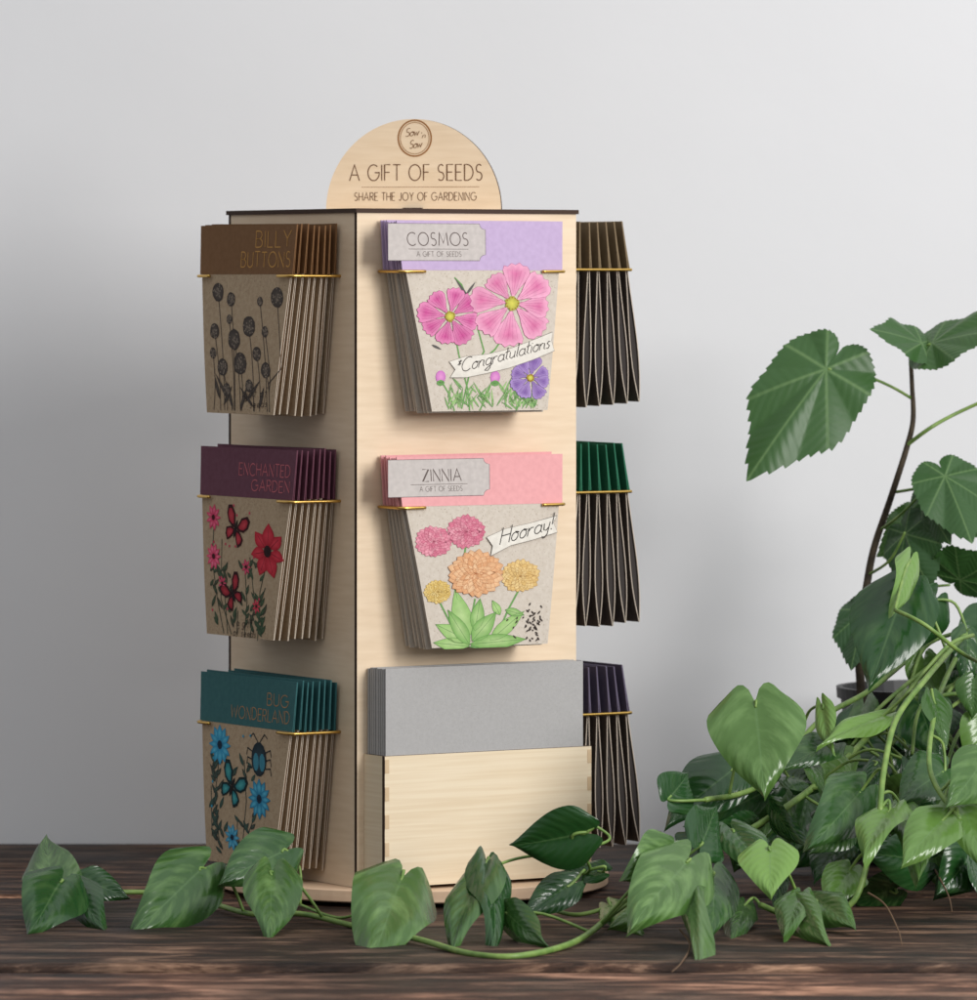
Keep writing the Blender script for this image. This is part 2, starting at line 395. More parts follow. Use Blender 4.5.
# LEFT FACE
cb=collar("brown_collar",(116,80,46)); cp=collar("plum_collar",(96,52,68)); ct=collar("teal_collar",(44,94,96))
ZL=[.4085,.2727,.1335]
def lmap(ytop):
    def f(px,py):
        s=(py-ytop)/188.0; cx=251-12*s; return ((px-cx)*.001146,-(py-ytop)*.000612)
    return f
fb,Mb=stack(LF,0,ZL[0],8,.003,.030,.036,cb,KRAFT,"kraft packet with brown collar and round billy buttons drawing","brown collared kraft seed packet stacked in wire holder",.002)
fe,Me=stack(LF,0,ZL[1],8,.003,.030,.036,cp,KRAFT,"kraft packet with plum collar, red flowers and butterflies","plum collared kraft seed packet stacked in wire holder",.002)
fg,Mg=stack(LF,0,ZL[2],8,.003,.030,.036,ct,KRAFT,"kraft packet with teal collar, blue bugs and flowers","teal collared kraft seed packet stacked in wire holder",.002)
for z in ZL: wires(LF,0,z-CH-.001,.0325)
A=Art(lmap(224),bul); dk=(66,58,54)
heads=[(218,291,6),(232,298,4.5),(281,296,6.5),(214,330,5),(251,325,6.5),(235,338,6.5),(241,362,7),(222,366,5.5),(259,352,4.5),(212,352,3.5),(268,330,3.5),(230,318,3),(268,368,5),(250,384,4),(226,388,4),(263,300,3)]
for hx,hy,r in heads:
    bx=hx+random.uniform(-3,10)*.6; pts=[(hx+(bx-hx)*t+2.0*math.sin(t*3),hy+(409-hy)*t) for t in [i/8 for i in range(9)]]
    pts=[(min(x,271),y) if y>380 else (x,y) for x,y in pts]
    A.layer=0; A.line(pts,.0007,dk)
    A.layer=1; A.poly(blob(hx,hy,r,r*1.6,16,jit=.05),dk,(96,86,78))
    A.layer=2
    for k in range(22):
        a=random.uniform(0,6.3); q=random.uniform(.1,.85); x=hx+r*q*math.cos(a); y=hy+r*1.6*q*math.sin(a)
        A.poly(blob(x,y,.6,1.0,5),(140,126,112))
A.layer=1
for (x,y,tx,ty) in [(228,400,214,372),(246,400,262,378),(254,405,240,385),(222,404,232,384),(232,408,226,380),(240,408,248,384),(218,398,213,374),(260,406,266,384)]: A.poly(leafpoly(x,y,tx,ty,3.2),dk,(90,80,72))
A.build("illustration",Mb,fb)
A=Art(lmap(224),bul); gold=(196,146,80); A.layer=4
A.text("BILLY",259,246,296,246,16,.0007,gold,wob=.03); A.text("BUTTONS",243,266,295,266,15,.0007,gold,wob=.03)
A.text("gift of",244,396,268,394,9,.00036,(60,50,44),shear=.2); A.text("seeds",250,406,268,404,8,.00036,(60,50,44),shear=.2)
A.build("lettering",Mb,fb)
A=Art(lmap(448),bul)
def daisy(A,x,y,r,n,c1,c2,cc,asp=1.7,pw=.5,rot=0):
    for i in range(n):
        a=2*math.pi*i/n+rot; A.layer=3+(i%2)
        bx,by=x+.15*r*math.cos(a),y+.15*r*asp*math.sin(a); tx,ty=x+r*math.cos(a),y+r*asp*math.sin(a)
        A.poly([(p[0],p[1]) for p in leafpoly(bx,by,tx,ty,r*pw)],c1,c2)
    A.layer=6; A.poly(blob(x,y,r*.22,r*.22*asp,10),cc,darker(cc,.6))
def butterfly(A,x,y,r,c1,c2,rot=.3):
    def wing(pts,c,cc,k,L_):
        cx=sum(p[0] for p in pts)/len(pts); cy_=sum(p[1] for p in pts)/len(pts); A.layer=L_
        o=[]
        for (X,Y) in pts:
            X=cx+(X-cx)*k; Y=cy_+(Y-cy_)*k; px,py=X*r,Y*r*1.6
            o.append((x+px*math.cos(rot)-py*math.sin(rot)*.6,y+px*math.sin(rot)*1.6+py*math.cos(rot)))
        A.poly(o,c,cc)
    for sx in(-1,1):
        up=[(sx*.05,-.05),(sx*.3,-.75),(sx*.75,-1.05),(sx*1.05,-.9),(sx*1.0,-.45),(sx*.7,-.1),(sx*.3,.02)]
        lo=[(sx*.05,.0),(sx*.45,.02),(sx*.8,.25),(sx*.75,.6),(sx*.5,.85),(sx*.25,.6),(sx*.08,.3)]
        for w_ in(up,lo): wing(w_,darker(c1,.35),None,1,4); wing(w_,c1,c2,.68,5)
    A.layer=6; A.poly(blob(x,y,r*.1,r*.8,8,rot*.6),(30,22,22))
dg=(48,62,48)
for pts in [[(214,520),(211,560),(216,600),(222,634)],[(212,560),(224,590),(226,634)],[(271,555),(262,590),(258,638)],[(262,600),(268,585)],[(246,560),(248,600),(244,636)],[(236,634),(238,610)],[(252,556),(256,600),(250,636)],[(222,540),(220,600),(230,634)]]:
    A.layer=0; A.line(pts,.0008,dg)
for i in range(64):
    x=random.choice([210,214,222,230,246,252,258,262])+random.uniform(-3,3); y=random.uniform(562,634); s=random.choice([-1,1]); A.layer=1+random.random()*.8
    if s<0: x=max(x,216)
    A.poly(leafpoly(x,y,x+s*random.uniform(3,6),y-random.uniform(6,13),3.0),random.choice([dg,(60,52,44),(54,76,56)]),(82,96,70))
for i in range(8):
    y=596+i*4.5; A.layer=2; A.poly(leafpoly(262,y+4,262+(5 if i%2 else -6),y-6,3),(40,64,46),(80,100,70))
daisy(A,213,519,8,9,(206,48,90),(240,116,148),(90,20,34)); daisy(A,213,558,8,10,(214,54,96),(244,126,156),(90,20,34))
daisy(A,271,549,18,7,(178,30,48),(222,64,80),(50,16,20),1.55,.72,.3)
daisy(A,248,566,5,7,(190,44,80),(226,100,130),(60,16,24)); daisy(A,222,584,4.5,7,(190,44,80),(226,100,130),(60,16,24)); daisy(A,258,604,4.5,7,(190,40,60),(226,90,110),(60,16,24))
A.layer=7
for i in range(7):
    a=2*math.pi*i/7+.3; A.line([(271+4*math.cos(a),549+6*math.sin(a)),(271+14*math.cos(a),549+22*math.sin(a))],.0003,(110,16,30))
butterfly(A,237,529,12,(160,32,50),(200,66,76),.4); butterfly(A,233,594,11,(140,28,44),(186,56,66),-.5)
A.layer=3
for i in range(14): A.poly(blob(random.uniform(210,262),random.uniform(505,630),.9,1.5,6),(200,60,90))
A.build("illustration",Me,fe)
A=Art(lmap(448),bul); A.layer=4; g2=(196,104,112)
A.text("ENCHANTED",241,475,295,475,12,.0006,g2,wob=.03); A.text("GARDEN",254,490,294,490,11,.0006,g2,wob=.03)
A.layer=8; A.text("a gift",236,625,252,625,8,.00036,(50,40,36),shear=.2); A.text("of seeds",232,635,256,635,8,.00036,(50,40,36),shear=.2)
A.build("lettering",Me,fe)
A=Art(lmap(677),bul); bl=(40,136,178); bl2=(92,186,214); ol=(44,60,56)
for pts in [[(220,755),(214,800),(218,850)],[(262,800),(250,830),(246,862)],[(210,790),(210,840)],[(238,820),(236,862)],[(246,760),(248,800),(242,850)]]:
    A.layer=0; A.line(pts,.0008,ol)
for i in range(60):
    x=random.choice([210,214,220,236,246,252])+random.uniform(-4,4); y=random.uniform(765,858); s=random.choice([-1,1]); A.layer=1+random.random()*.8
    if s<0: x=max(x,215)
    A.poly(leafpoly(x,y,x+s*random.uniform(4,7),y-random.uniform(6,14),3.2),random.choice([ol,(52,48,44),(46,72,66)]),(72,94,82))
daisy(A,220,748,12,12,bl,bl2,(24,50,74)); daisy(A,262,796,12,12,(30,118,158),bl2,(24,50,74)); daisy(A,232,838,8,9,bl,(110,190,214),(24,50,74))
butterfly(A,233,788,13,(36,116,124),(76,168,168),.5)
A.layer=5; A.poly(blob(262,757,8,17,14),(26,40,48),(48,70,80)); A.layer=6; A.poly(blob(259,760,3,9,10),(60,130,150)); A.poly(blob(265.5,760,3,9,10),(60,130,150))
A.layer=3
for a in (-1,1):
    A.line([(262,742),(262+a*6,732),(262+a*9,736)],.0007,(24,34,40))
    for k in range(3): A.line([(262+a*7,750+k*8),(262+a*12,747+k*9),(262+a*13,754+k*9)],.0007,(24,34,40))
for i in range(12): A.poly(blob(random.uniform(210,262),random.uniform(735,850),1,1.6,6),(60,150,180))
A.build("illustration",Mg,fg)
A=Art(lmap(677),bul); A.layer=4; g3=(172,130,90)
A.text("BUG",271,703,293,703,12,.0006,g3,wob=.03); A.text("WONDERLAND",232,719,294,719,12,.0006,g3,wob=.03)
A.build("lettering",Mg,fg)

# FRONT FACE
cl=collar("lilac_collar",(180,158,192)); ck=collar("pink_collar",(218,154,156))
ZF=[.4107,.2691]; SH=-.0045
fc,Mc=stack(FR,SH,ZF[0],7,.003,.021,.0325,cl,GKRAFT,"cosmos packet with lilac collar and pink flowers, congratulations banner","lilac collared grey kraft seed packet in wire holder",.003)
fz,Mz=stack(FR,SH,ZF[1],7,.003,.021,.0325,ck,GKRAFT,"zinnia packet with pink collar, zinnia blooms and hooray banner","pink collared grey kraft seed packet in wire holder",.003)
for z in ZF: wires(FR,SH,z-CH-.0005,.0245)
def fmap(ytop):
    def f(px,py):
        s=(py-ytop)/191.0; cx=481+9.5*s; return ((px-cx)*.000714,-(py-ytop)*.000604)
    return f
def tag(A,x0,y0,x1,y1):
    A.layer=2; k=6
    o=[(x0,y0),(x1-k,y0)]+[(x1-k+k*(1-math.cos(t)),y0+k*math.sin(t)) for t in (.5,1.0,1.57)]+[(x1,y1-k)]+[(x1-k*math.sin(t),y1-k+k*(1-math.cos(t))) for t in (.5,1,1.57)]+[(x0,y1)]
    A.poly(o,(192,184,180)); A.layer=3; A.line(o[1:-1]+[(x0,y1)],.0003,(120,110,110)); A.line([(x0,y0),(x1-k,y0)],.0003,(120,110,110))
A=Art(fmap(221),bul)
g1=(104,150,84); g2c=(150,184,120)
A.layer=0
for pts in [[(455,335),(460,360),(468,390),(470,411)],[(505,335),(495,350),(470,372),(462,409)],[(492,382),(486,398),(480,411)],[(530,398),(520,405),(516,411)],[(441,380),(450,395),(455,411)],[(478,330),(484,352),(474,370)],[(468,300),(462,285),(455,278)]]: A.line(pts,.001,g1)
for i in range(90):
    A.layer=1; x=random.uniform(447,538); y=411-abs(random.gauss(0,10)); a=random.uniform(-1,1)
    x2=x+a*12; y2=y-random.uniform(6,18); x2=min(max(x2,441),543); A.poly(leafpoly(x,y,x2,y2,1.8),random.choice([g1,g2c,(84,130,74)]),g2c)
for (x,y,tx,ty) in [(470,300,455,278),(466,296,476,282),(478,322,486,336),(432,345,442,350)]: A.layer=1; A.poly(leafpoly(x,y,tx,ty,2.5),(90,86,84))
def cosmos(A,x,y,r0,n,c1,c2,rot=0,line=(150,50,110)):
    order=list(range(n)); random.shuffle(order)
    for idx,i in enumerate(order):
        a=2*math.pi*i/n+rot+random.uniform(-.08,.08); A.layer=3+idx*1.0; pts=[]; r=r0*random.uniform(.84,1.1)
        hw=math.pi/n*random.uniform(1.0,1.16)
        prof=[(.12,0),(.35,-.62),(.62,-.9),(.85,-.92),(.95,-.78),(.91,-.58),(.99,-.35),(.95,-.12),(1.02,.1),(.96,.3),(.98,.55),(.91,.8),(.8,.94),(.58,.9),(.35,.62)]
        for q,t in prof:
            an=a+t*hw; pts.append((x+r*q*math.cos(an),y+r*q*math.sin(an)*.97))
        k=random.uniform(-12,8); A.poly(pts,tuple(min(255,v+k) for v in c2),c1); A.layer+=.5; A.line(pts+[pts[0]],.0002,line)
        for t in(-.6,-.3,0,.3,.6):
            A.line([(x+r*q*math.cos(a+t*hw),y+r*q*math.sin(a+t*hw)*.97) for q in(.22,.5,.84)],.00014,line)
    A.layer=13; A.poly(blob(x,y,r0*.17,r0*.17,14,jit=.14),(150,150,60),(214,206,90))
    A.layer=14
    for k in range(12):
        an=6.28*k/12; A.poly(blob(x+r0*.14*math.cos(an),y+r0*.14*math.sin(an),.8,.8,5),(150,100,40))
cosmos(A,450,317,31,8,(190,74,138),(216,136,176),.2,(150,56,106))
cosmos(A,512,304,42,8,(204,106,152),(228,166,192),.1,(176,80,130))
cosmos(A,530,379,22,8,(120,88,154),(170,144,196),.3,(104,70,142))
A.layer=4
for (x,y) in [(441,377),(495,378)]: A.poly(blob(x,y,5,6.5,10),(190,110,180),(220,150,200)); A.poly(blob(x,y+6,4,3,8),g1)
A.layer=16
bo=[(449,362),(465,357),(486,355),(508,350),(530,342),(552,333),(551,342),(554,352),(532,361),(508,369),(486,374),(466,378),(450,378),(455,370)]
A.poly(bo,(218,212,202),(222,216,207)); A.layer=17; A.line(bo+[bo[0]],.00022,(130,122,116))
A.build("illustration",Mc,fc)
A=Art(fmap(221),bul); tag(A,390,224,486,261); A.layer=4
A.text("COSMOS",409,246,469,246,13,.0006,(96,84,80)); A.line([(410,249.5),(469,249.5)],.0003,(110,100,96)); A.text("A GIFT OF SEEDS",418,257,462,257,5,.0003,(110,100,96))
A.layer=19; A.text("*Congratulations",456,374,549,349,13,.0005,(60,52,50),shear=.25,sp=.1)
A.build("lettering",Mc,fc)
A=Art(fmap(455),bul); A.layer=0
for pts in [[(440,600),(450,620),(462,645)],[(475,598),(470,625),(466,645)],[(519,590),(508,610),(495,640)],[(466,545),(462,570)]]: A.line(pts,.0012,g1)
for (x,y,tx,ty,w) in [(470,640,436,622,16),(470,645,432,640,14),(468,640,455,588,20),(472,640,496,612,18),(470,643,526,640,16),(475,630,480,598,14),(490,640,524,612,14),(470,644,448,608,14),(505,610,524,616,8),(500,615,492,600,8),(470,646,500,644,12)]:
    A.layer=1+random.choice([0,1,2,3]); c=random.choice([(118,164,88),(142,182,106),(98,148,80)]); x=max(x,438)
    pts=leafpoly(x,y,max(tx,434),min(ty,641),w); pts=[(a_,min(b_,647)) for a_,b_ in pts]; A.poly(pts,c,(174,200,138)); A.layer+=1; A.line([(x,y),(max(tx,434),min(ty,641))],.00025,(80,120,66)); A.line(pts+[pts[0]],.0002,(84,124,70))
def pom(A,x,y,r,c1,c2,line,flat=.85,L0=6):
    rings=5
    for k in range(rings):
        q=1-k/rings*.9; n=int(22-k*3)
        for i in range(n):
            a=2*math.pi*(i+.5*(k%2))/n+random.uniform(-.05,.05); A.layer=L0+k*2+(i%2); t=random.random(); c=tuple(c1[j]*(1-t)+c2[j]*t for j in range(3))
            q1=q*random.uniform(.93,1.05)
            bx,by=x+r*max(0,q-.42)*math.cos(a),y+flat*r*max(0,q-.42)*math.sin(a); tx,ty=x+r*q1*math.cos(a),y+flat*r*q1*math.sin(a)
            pts=leafpoly(bx,by,tx,ty,r*.34*q+.8,5); A.poly(pts,darker(c,.9),c); A.layer+=1; A.line(pts+[pts[0]],.00013,line)
pom(A,434,540,19,(214,120,144),(234,164,178),(180,84,110)); pom(A,466,531,20,(210,112,138),(230,160,174),(180,84,110),L0=5)
pom(A,438,590,14,(224,190,108),(236,212,146),(176,138,70)); pom(A,520,577,20,(222,184,116),(236,206,146),(176,130,76)); pom(A,475,573,28,(222,164,118),(238,196,154),(180,110,70),L0=16)
A.layer=10
for i in range(46):
    x=random.gauss(532,8); y=random.gauss(622,11)
    if x>541: x=538-random.random()*8
    if y<646: A.poly(leafpoly(x,y,x+random.uniform(-4,4),y+random.uniform(2,4),1.6,3),(60,50,46))
A.layer=28; bo=[(486,537),(505,529),(530,524),(557,517),(553,524),(557,534),(532,541),(510,546),(490,556),(492,546)]
A.poly(bo,(220,214,204),(224,219,210)); A.layer=29; A.line(bo+[bo[0]],.00022,(130,122,116))
A.build("illustration",Mz,fz)
A=Art(fmap(455),bul); tag(A,390,458,490,495); A.layer=4
A.text("ZINNIA",424,480,462,480,12,.0006,(96,84,80)); A.line([(412,483),(468,483)],.0003,(110,100,96)); A.text("A GIFT OF SEEDS",421,490,463,490,5,.0003,(110,100,96))
A.layer=31; A.text("Hooray!",499,545,551,531,16,.0006,(50,44,42),shear=.3,sp=.12)
A.build("lettering",Mz,fz)

# TRAY on front face
BW=.0735; BT=.0245; BZ=.0905
mb=MB(); mb.box(-BW,BW,-BT,-BT+.003,ZB+.002,BZ,me=[1,1,0,0,1,1])
k=9
for i in range(k):
    if i%2==0:
        z0=ZB+.004+(BZ-ZB-.006)*i/k; z1=ZB+.004+(BZ-ZB-.006)*(i+1)/k
        for s in(-1,1):
            xa=s*BW; xb=s*(BW-.003); mb.box(min(xa,xb)+.0001,max(xa,xb)-.0001,-BT-.00025,-BT+.001,z0,z1,m=2)
ENDG=noisy("joint_end_grain",srgb((198,170,134)),srgb((212,186,152)),(1,1,1),60,.7,0)
tray=obj("card_tray",mb.mesh("card_tray",[PLYB,BURNT,ENDG]),FR,stand)
mb=MB()
for s in(-1,1):
    xa=s*BW; xb=s*(BW-.003); mb.box(min(xa,xb),max(xa,xb),-BT+.0031,-.0002,ZB+.002,BZ,me=[1,1,0,0,0,0])
mb.box(-BW+.0031,BW-.0031,-BT+.0031,-.0002,ZB+.002,ZB+.005)
obj("tray_side",mb.mesh("tray_side",[PLYB,BURNT]),FR,tray)
mb=MB(); mb.box(-.0702,.0702,-.0007,.0007,-.115,0); cme=mb.mesh("gift_card",[GREY])
for i in range(10):
    t=.0018+i*.00205; j=random.uniform(-.001,.001) if i<9 else 0
    MM=FR@Matrix.Translation((-.0005+j,-t,.1425+(j if i<9 else 0)))
    o=obj("gift_card",cme,MM); top(o,"plain grey card standing in the wooden tray","card","grey cards standing in the tray")

# RIGHT FACE
cy=collar("bronze_collar",(126,108,82)); cg=collar("green_collar",(34,104,76)); cv=collar("violet_collar",(96,88,108))
KD=noisy("dark_kraft_board",srgb((84,74,68)),srgb((98,86,78)),(1,1,1),400,0.9,0.0)
ZR=[.4114,.2738,.1365]
for z,cm,l in zip(ZR,(cy,cg,cv),("bronze","green","violet")):
    stack(RF,-.008,z,7,.004,.041,.0665,cm,KD,"outermost %s collared kraft seed packet in wire holder"%l,"%s collared kraft seed packet stacked in wire holder"%l,.006,.0027,True)
    wires(RF,-.008,z-CH,.048)

# ---------------- plants
def leafmat(name,base,light,streak,trans=.25,rough=.32,vein=(.35,.5,.22),bs=.25,vstr=.5,sn=58):
    m=newmat(name,base,rough,.5); nt=m.node_tree; b=nt.nodes["Principled BSDF"]
    uv=N(m,'ShaderNodeUVMap'); sx=N(m,'ShaderNodeSeparateXYZ'); L(m,uv.outputs[0],sx.inputs[0])
    at=N(m,'ShaderNodeAttribute'); at.attribute_name="Tint"; st=N(m,'ShaderNodeSeparateColor'); L(m,at.outputs['Color'],st.inputs[0])
    def M_(op,a,bv=None,c=None):
        n=N(m,'ShaderNodeMath',operation=op)
        for i,q in enumerate((a,bv,c)):
            if q is None: continue
            if isinstance(q,(int,float)): n.inputs[i].default_value=q
            else: L(m,q,n.inputs[i])
        return n.outputs[0]
    ca=M_('ABSOLUTE',M_('SUBTRACT',sx.outputs[0],.5)); ca=M_('MULTIPLY',ca,2)
    vv=M_('SUBTRACT',sx.outputs[1],M_('MULTIPLY',ca,.35))
    cmb=N(m,'ShaderNodeCombineXYZ'); L(m,M_('MULTIPLY',vv,8),cmb.inputs[0]); L(m,M_('MULTIPLY',sx.outputs[0],3.0),cmb.inputs[1]); L(m,M_('MULTIPLY',st.outputs[1],50),cmb.inputs[2])
    nz=N(m,'ShaderNodeTexNoise'); nz.inputs['Scale'].default_value=1.1; nz.inputs['Detail'].default_value=3; L(m,cmb.outputs[0],nz.inputs[0])
    r1=N(m,'ShaderNodeValToRGB'); r1.color_ramp.elements[0].position=.46; r1.color_ramp.elements[1].position=.72; L(m,nz.outputs['Fac'],r1.inputs[0])
    mx=N(m,'ShaderNodeMix',data_type='RGBA'); mx.inputs[6].default_value=(*base,1); mx.inputs[7].default_value=(*light,1); L(m,st.outputs[0],mx.inputs['Factor'])
    mx2=N(m,'ShaderNodeMix',data_type='RGBA'); L(m,mx.outputs[2],mx2.inputs[6]); mx2.inputs[7].default_value=(*streak,1); L(m,M_('MULTIPLY',r1.outputs[0],M_('MULTIPLY',st.outputs[2],.75)),mx2.inputs['Factor'])
    r3=N(m,'ShaderNodeMapRange'); r3.inputs[1].default_value=.0; r3.inputs[2].default_value=.045; r3.inputs[3].default_value=vstr; r3.inputs[4].default_value=0; L(m,ca,r3.inputs[0])
    mx3=N(m,'ShaderNodeMix',data_type='RGBA'); L(m,mx2.outputs[2],mx3.inputs[6]); mx3.inputs[7].default_value=(*vein,1); L(m,r3.outputs[0],mx3.inputs['Factor'])
    L(m,mx3.outputs[2],b.inputs['Base Color'])
    wv=M_('SINE',M_('MULTIPLY',vv,sn)); bh=M_('ADD',M_('MULTIPLY',wv,.13),M_('MULTIPLY',nz.outputs['Fac'],1.0))
    bp=N(m,'ShaderNodeBump'); bp.inputs['Strength'].default_value=bs; bp.inputs['Distance'].default_value=.0014; L(m,bh,bp.inputs['Height']); L(m,bp.outputs[0],b.inputs['Normal'])
    tr=N(m,'ShaderNodeBsdfTranslucent'); L(m,mx3.outputs[2],tr.inputs['Color']); ms=N(m,'ShaderNodeMixShader'); ms.inputs[0].default_value=trans
    out=[n for n in nt.nodes if n.type=='OUTPUT_MATERIAL'][0]
    L(m,b.outputs[0],ms.inputs[1]); L(m,tr.outputs[0],ms.inputs[2]); L(m,ms.outputs[0],out.inputs['Surface']); return m
PM=leafmat("pothos_leaf",(0.014,0.060,0.013),(0.20,0.36,0.07),(0.18,0.31,0.10),.14,.22,(.12,.22,.08),.36,.4)
FM=leafmat("fig_leaf",(0.024,0.078,0.020),(0.13,0.28,0.05),(0.05,0.12,0.045),.22,.42,(.16,.27,.10),.3,.7,80)
STM=noisy("green_stem",srgb((88,120,54)),srgb((128,154,80)),(1,1,1),120,.45,0.0)
BRK=noisy("woody_stem",srgb((44,36,28)),srgb((78,66,50)),(1,1,1),160,.8,0.3)
HW=[(0,.62),(.06,.84),(.14,.97),(.22,1.0),(.34,.97),(.47,.85),(.61,.65),(.74,.43),(.85,.23),(.93,.09),(1,0.0)]
def hw(s):
    for (a,b1),(c,d) in zip(HW,HW[1:]):
        if s<=c:
            return b1+(d-b1)*(s-a)/(c-a)
    return 0
FT=[(0,1.0),(6,.92),(14,.82),(24,.72),(34,.69),(44,.69),(52,.65),(64,.56),(78,.52),(92,.50),(104,.47),(120,.41),(138,.36),(155,.30),(170,.22),(180,.12)]
def ftab(d):
    for (a,b1),(c,e_) in zip(FT,FT[1:]):
        if d<=c: return b1+(e_-b1)*(d-a)/(c-a)
    return .12
class Leaves:
    def __init__(s): s.v=[];s.f=[];s.uv=[];s.t=[]
    def frame(s,base,tip,roll):
        a=(tip-base); Ln=a.length; a=a.normalized(); c=(Vector((0,CY,HZ))-base).normalized(); n=(c-a*c.dot(a)).normalized()
        n=Matrix.Rotation(R(roll),3,a)@n; w=a.cross(n).normalized(); return a,n,w,Ln
    def heart(s,base,tip,width,roll=0,fold=.25,curl=.12,tint=0.,streak=.5,twist=0):
        a,n,w,Ln=s.frame(base,tip,roll); NS=16; NC=12; o=len(s.v); rnd=random.random(); ph=random.uniform(0,6)
        asym=random.uniform(-.08,.08); side=random.uniform(-.07,.07); amp=random.uniform(.015,.045)
        for i in range(NS+1):
            q=i/NS
            for j in range(NC+1):
                c=j/NC*2-1; ac=abs(c)
                al=Ln*(q-.20*(1-q)**3.2*math.sin(math.pi*min(1,ac**.75)*.93)); h=hw(q)*width/2*(1+asym*(1 if c>0 else -1))
                x=h*c; up=fold*abs(x)*(1-.45*ac) - curl*Ln*q*q + curl*.35*Ln*q + amp*Ln*math.sin(q*8+ph+(2 if c>0 else 0))*ac**2
                up-= .14*Ln*max(0,ac-.5)**1.5
                tw=twist*q; bend=side*Ln*math.sin(math.pi*q*.8)
                p=base+a*al+w*(x*math.cos(tw)+bend*(q))+n*(up+x*math.sin(tw))
                s.v.append(p); s.uv.append((c*.5+.5,q)); s.t.append((tint,rnd,streak))
        for i in range(NS):
            for j in range(NC):
                k=o+i*(NC+1)+j; s.f.append((k,k+1,k+NC+2,k+NC+1))
    def fig(s,base,tip,width,roll=0,curl=.15,tint=0.,lob=3.0,fold=.1):
        a,n,w,Ln=s.frame(base,tip,roll); NP=192; NR=7; o=len(s.v); rnd=random.random()
        lobes=[0,R(44),-R(44),R(92),-R(92),R(140),-R(140)]
        s.v.append(base); s.uv.append((.5,0)); s.t.append((tint,rnd,.2)); k2=width/Ln/1.0
        rad=[];dms=[]
        for p_ in range(NP):
            ph=-math.pi+2*math.pi*p_/NP; dm=9
            for pk in lobes:
                dd=(ph-pk+math.pi)%(2*math.pi)-math.pi; dm=min(dm,abs(dd))
            rr=ftab(abs(math.degrees(ph))*(1.0 if ph>0 else .94)); 
            tooth=(p_%4)/3.0 if ph<0 else 1-(p_%4)/3.0
            rr*=1+.045*(tooth-.5)
            rad.append(rr); dms.append(dm)
        for r_ in range(1,NR+1):
            for p_ in range(NP):
                ph=-math.pi+2*math.pi*p_/NP; rr=rad[p_]; dm=dms[p_]
                q=rr*r_/NR; al=Ln*q*math.cos(ph); x=Ln*q*math.sin(ph)*k2
                up=-curl*Ln*q*q+.035*Ln*q*math.cos(3*(dm/.5))-fold*abs(x)*.5+.03*Ln*math.sin(ph*5+rnd*6)*q
                s.v.append(base+a*al+w*x+n*up); s.uv.append((.5+min(.5,dm*q*1.1),q)); s.t.append((tint,rnd,.35))
        for p_ in range(NP):
            s.f.append((o,o+1+p_,o+1+(p_+1)%NP))
            for r_ in range(NR-1):
                b0=o+1+r_*NP; s.f.append((b0+p_,b0+NP+p_,b0+NP+(p_+1)%NP,b0+(p_+1)%NP))
    def build(s,name,mat,parent):
        me=mesh(name,s.v,s.f,[mat],smooth=True); ul=me.uv_layers.new(name="UVMap")
        for l in me.loops: ul.data[l.index].uv=s.uv[l.vertex_index]
        ca=me.color_attributes.new("Tint",'FLOAT_COLOR','POINT')
        for i,c in enumerate(s.t): ca.data[i].color=(*c,1)
        return obj(name,me,None,parent)
class Stems:
    def __init__(s): s.v=[];s.f=[];s.pts=[]
    def add(s,pts,r,r1=None,keep=True,sub=8):
        q=catmull(pts,sub)
        vs,fs=tube(q,r,7,1,r1,len(s.v)); s.v+=vs; s.f+=fs
        if keep: s.pts+=q
    def build(s,name,mat,parent): return obj(name,mesh(name,s.v,s.f,[mat],smooth=True),None,parent)
potc=P(935,700,3.775); potc.z=0
PR=[(0,0),(.048,0),(.05,.004),(.061,.104),(.0635,.105),(.064,.112),(.060,.112),(.058,.100),(0,.099)]
vs=[];fs=[];n=48
for k in range(n):
    a=2*math.pi*k/n
    for rr,zz in PR: vs.append((max(rr,.0001)*math.cos(a),max(rr,.0001)*math.sin(a),zz))
m=len(PR)
for k in range(n):
    for j in range(m-1):
        a=k*m+j; b2=((k+1)%n)*m+j; fs.append((a,b2,b2+1,a+1))
pot=obj("plant_pot",mesh("plant_pot",vs,fs,[newmat("black_plastic_pot",srgb((26,26,28)),.5)],smooth=False),Matrix.Translation(potc)); top(pot,"black nursery pot half hidden behind pothos leaves on table","plant pot")
fig=obj("fig_plant",None,Matrix.Translation(P(860,700,3.74))); top(fig,"young fig plant with toothed leaves growing beside the wall","plant")
S1=Stems(); d=3.72
S1.add([P(864,735,d),P(861,690,d),P(859,640,d),P(866,590,d),P(874,548,d),P(890,500,d),P(906,450,d),P(913,420,d),P(912,385,d),P(910,346,d)],.0032,.0013)
S2=Stems()
S2.add([P(911,398,d),P(890,386,d-.01),P(860,374,d-.02),P(828,369,d-.03)],.001,.0009)
S2.add([P(907,445,d),P(930,428,d-.01),P(955,414,d),P(990,398,d)],.0014,.0011)
S2.add([P(896,492,d),P(925,488,d-.01),P(955,490,d-.01),P(985,496,d-.02)],.001,.0009)
S2.add([P(880,530,d),P(900,515,d-.02),P(930,485,d-.03)],.001,.0008)
S2.add([P(910,348,d),P(914,346,d),P(926,343,d-.01)],.001,.0009); S2.add([P(910,365,d),P(918,350,d-.01),P(930,344,d-.02)],.001,.0009)
S2.add([P(868,575,d),P(890,560,d-.02),P(905,532,d-.03)],.001,.0008)
S2.add([P(865,600,d),P(900,590,d-.02),P(950,585,d-.03)],.001,.0008)
S1.build("trunk",BRK,fig); S2.build("leaf_stalk",STM,fig)
LV=Leaves()
LV.fig(P(826,369,d-.03),P(748,474,d-.06),.064,14,.14,.16)
LV.fig(P(922,343,d-.02),P(874,325,d-.04),.036,58,.1,.15)
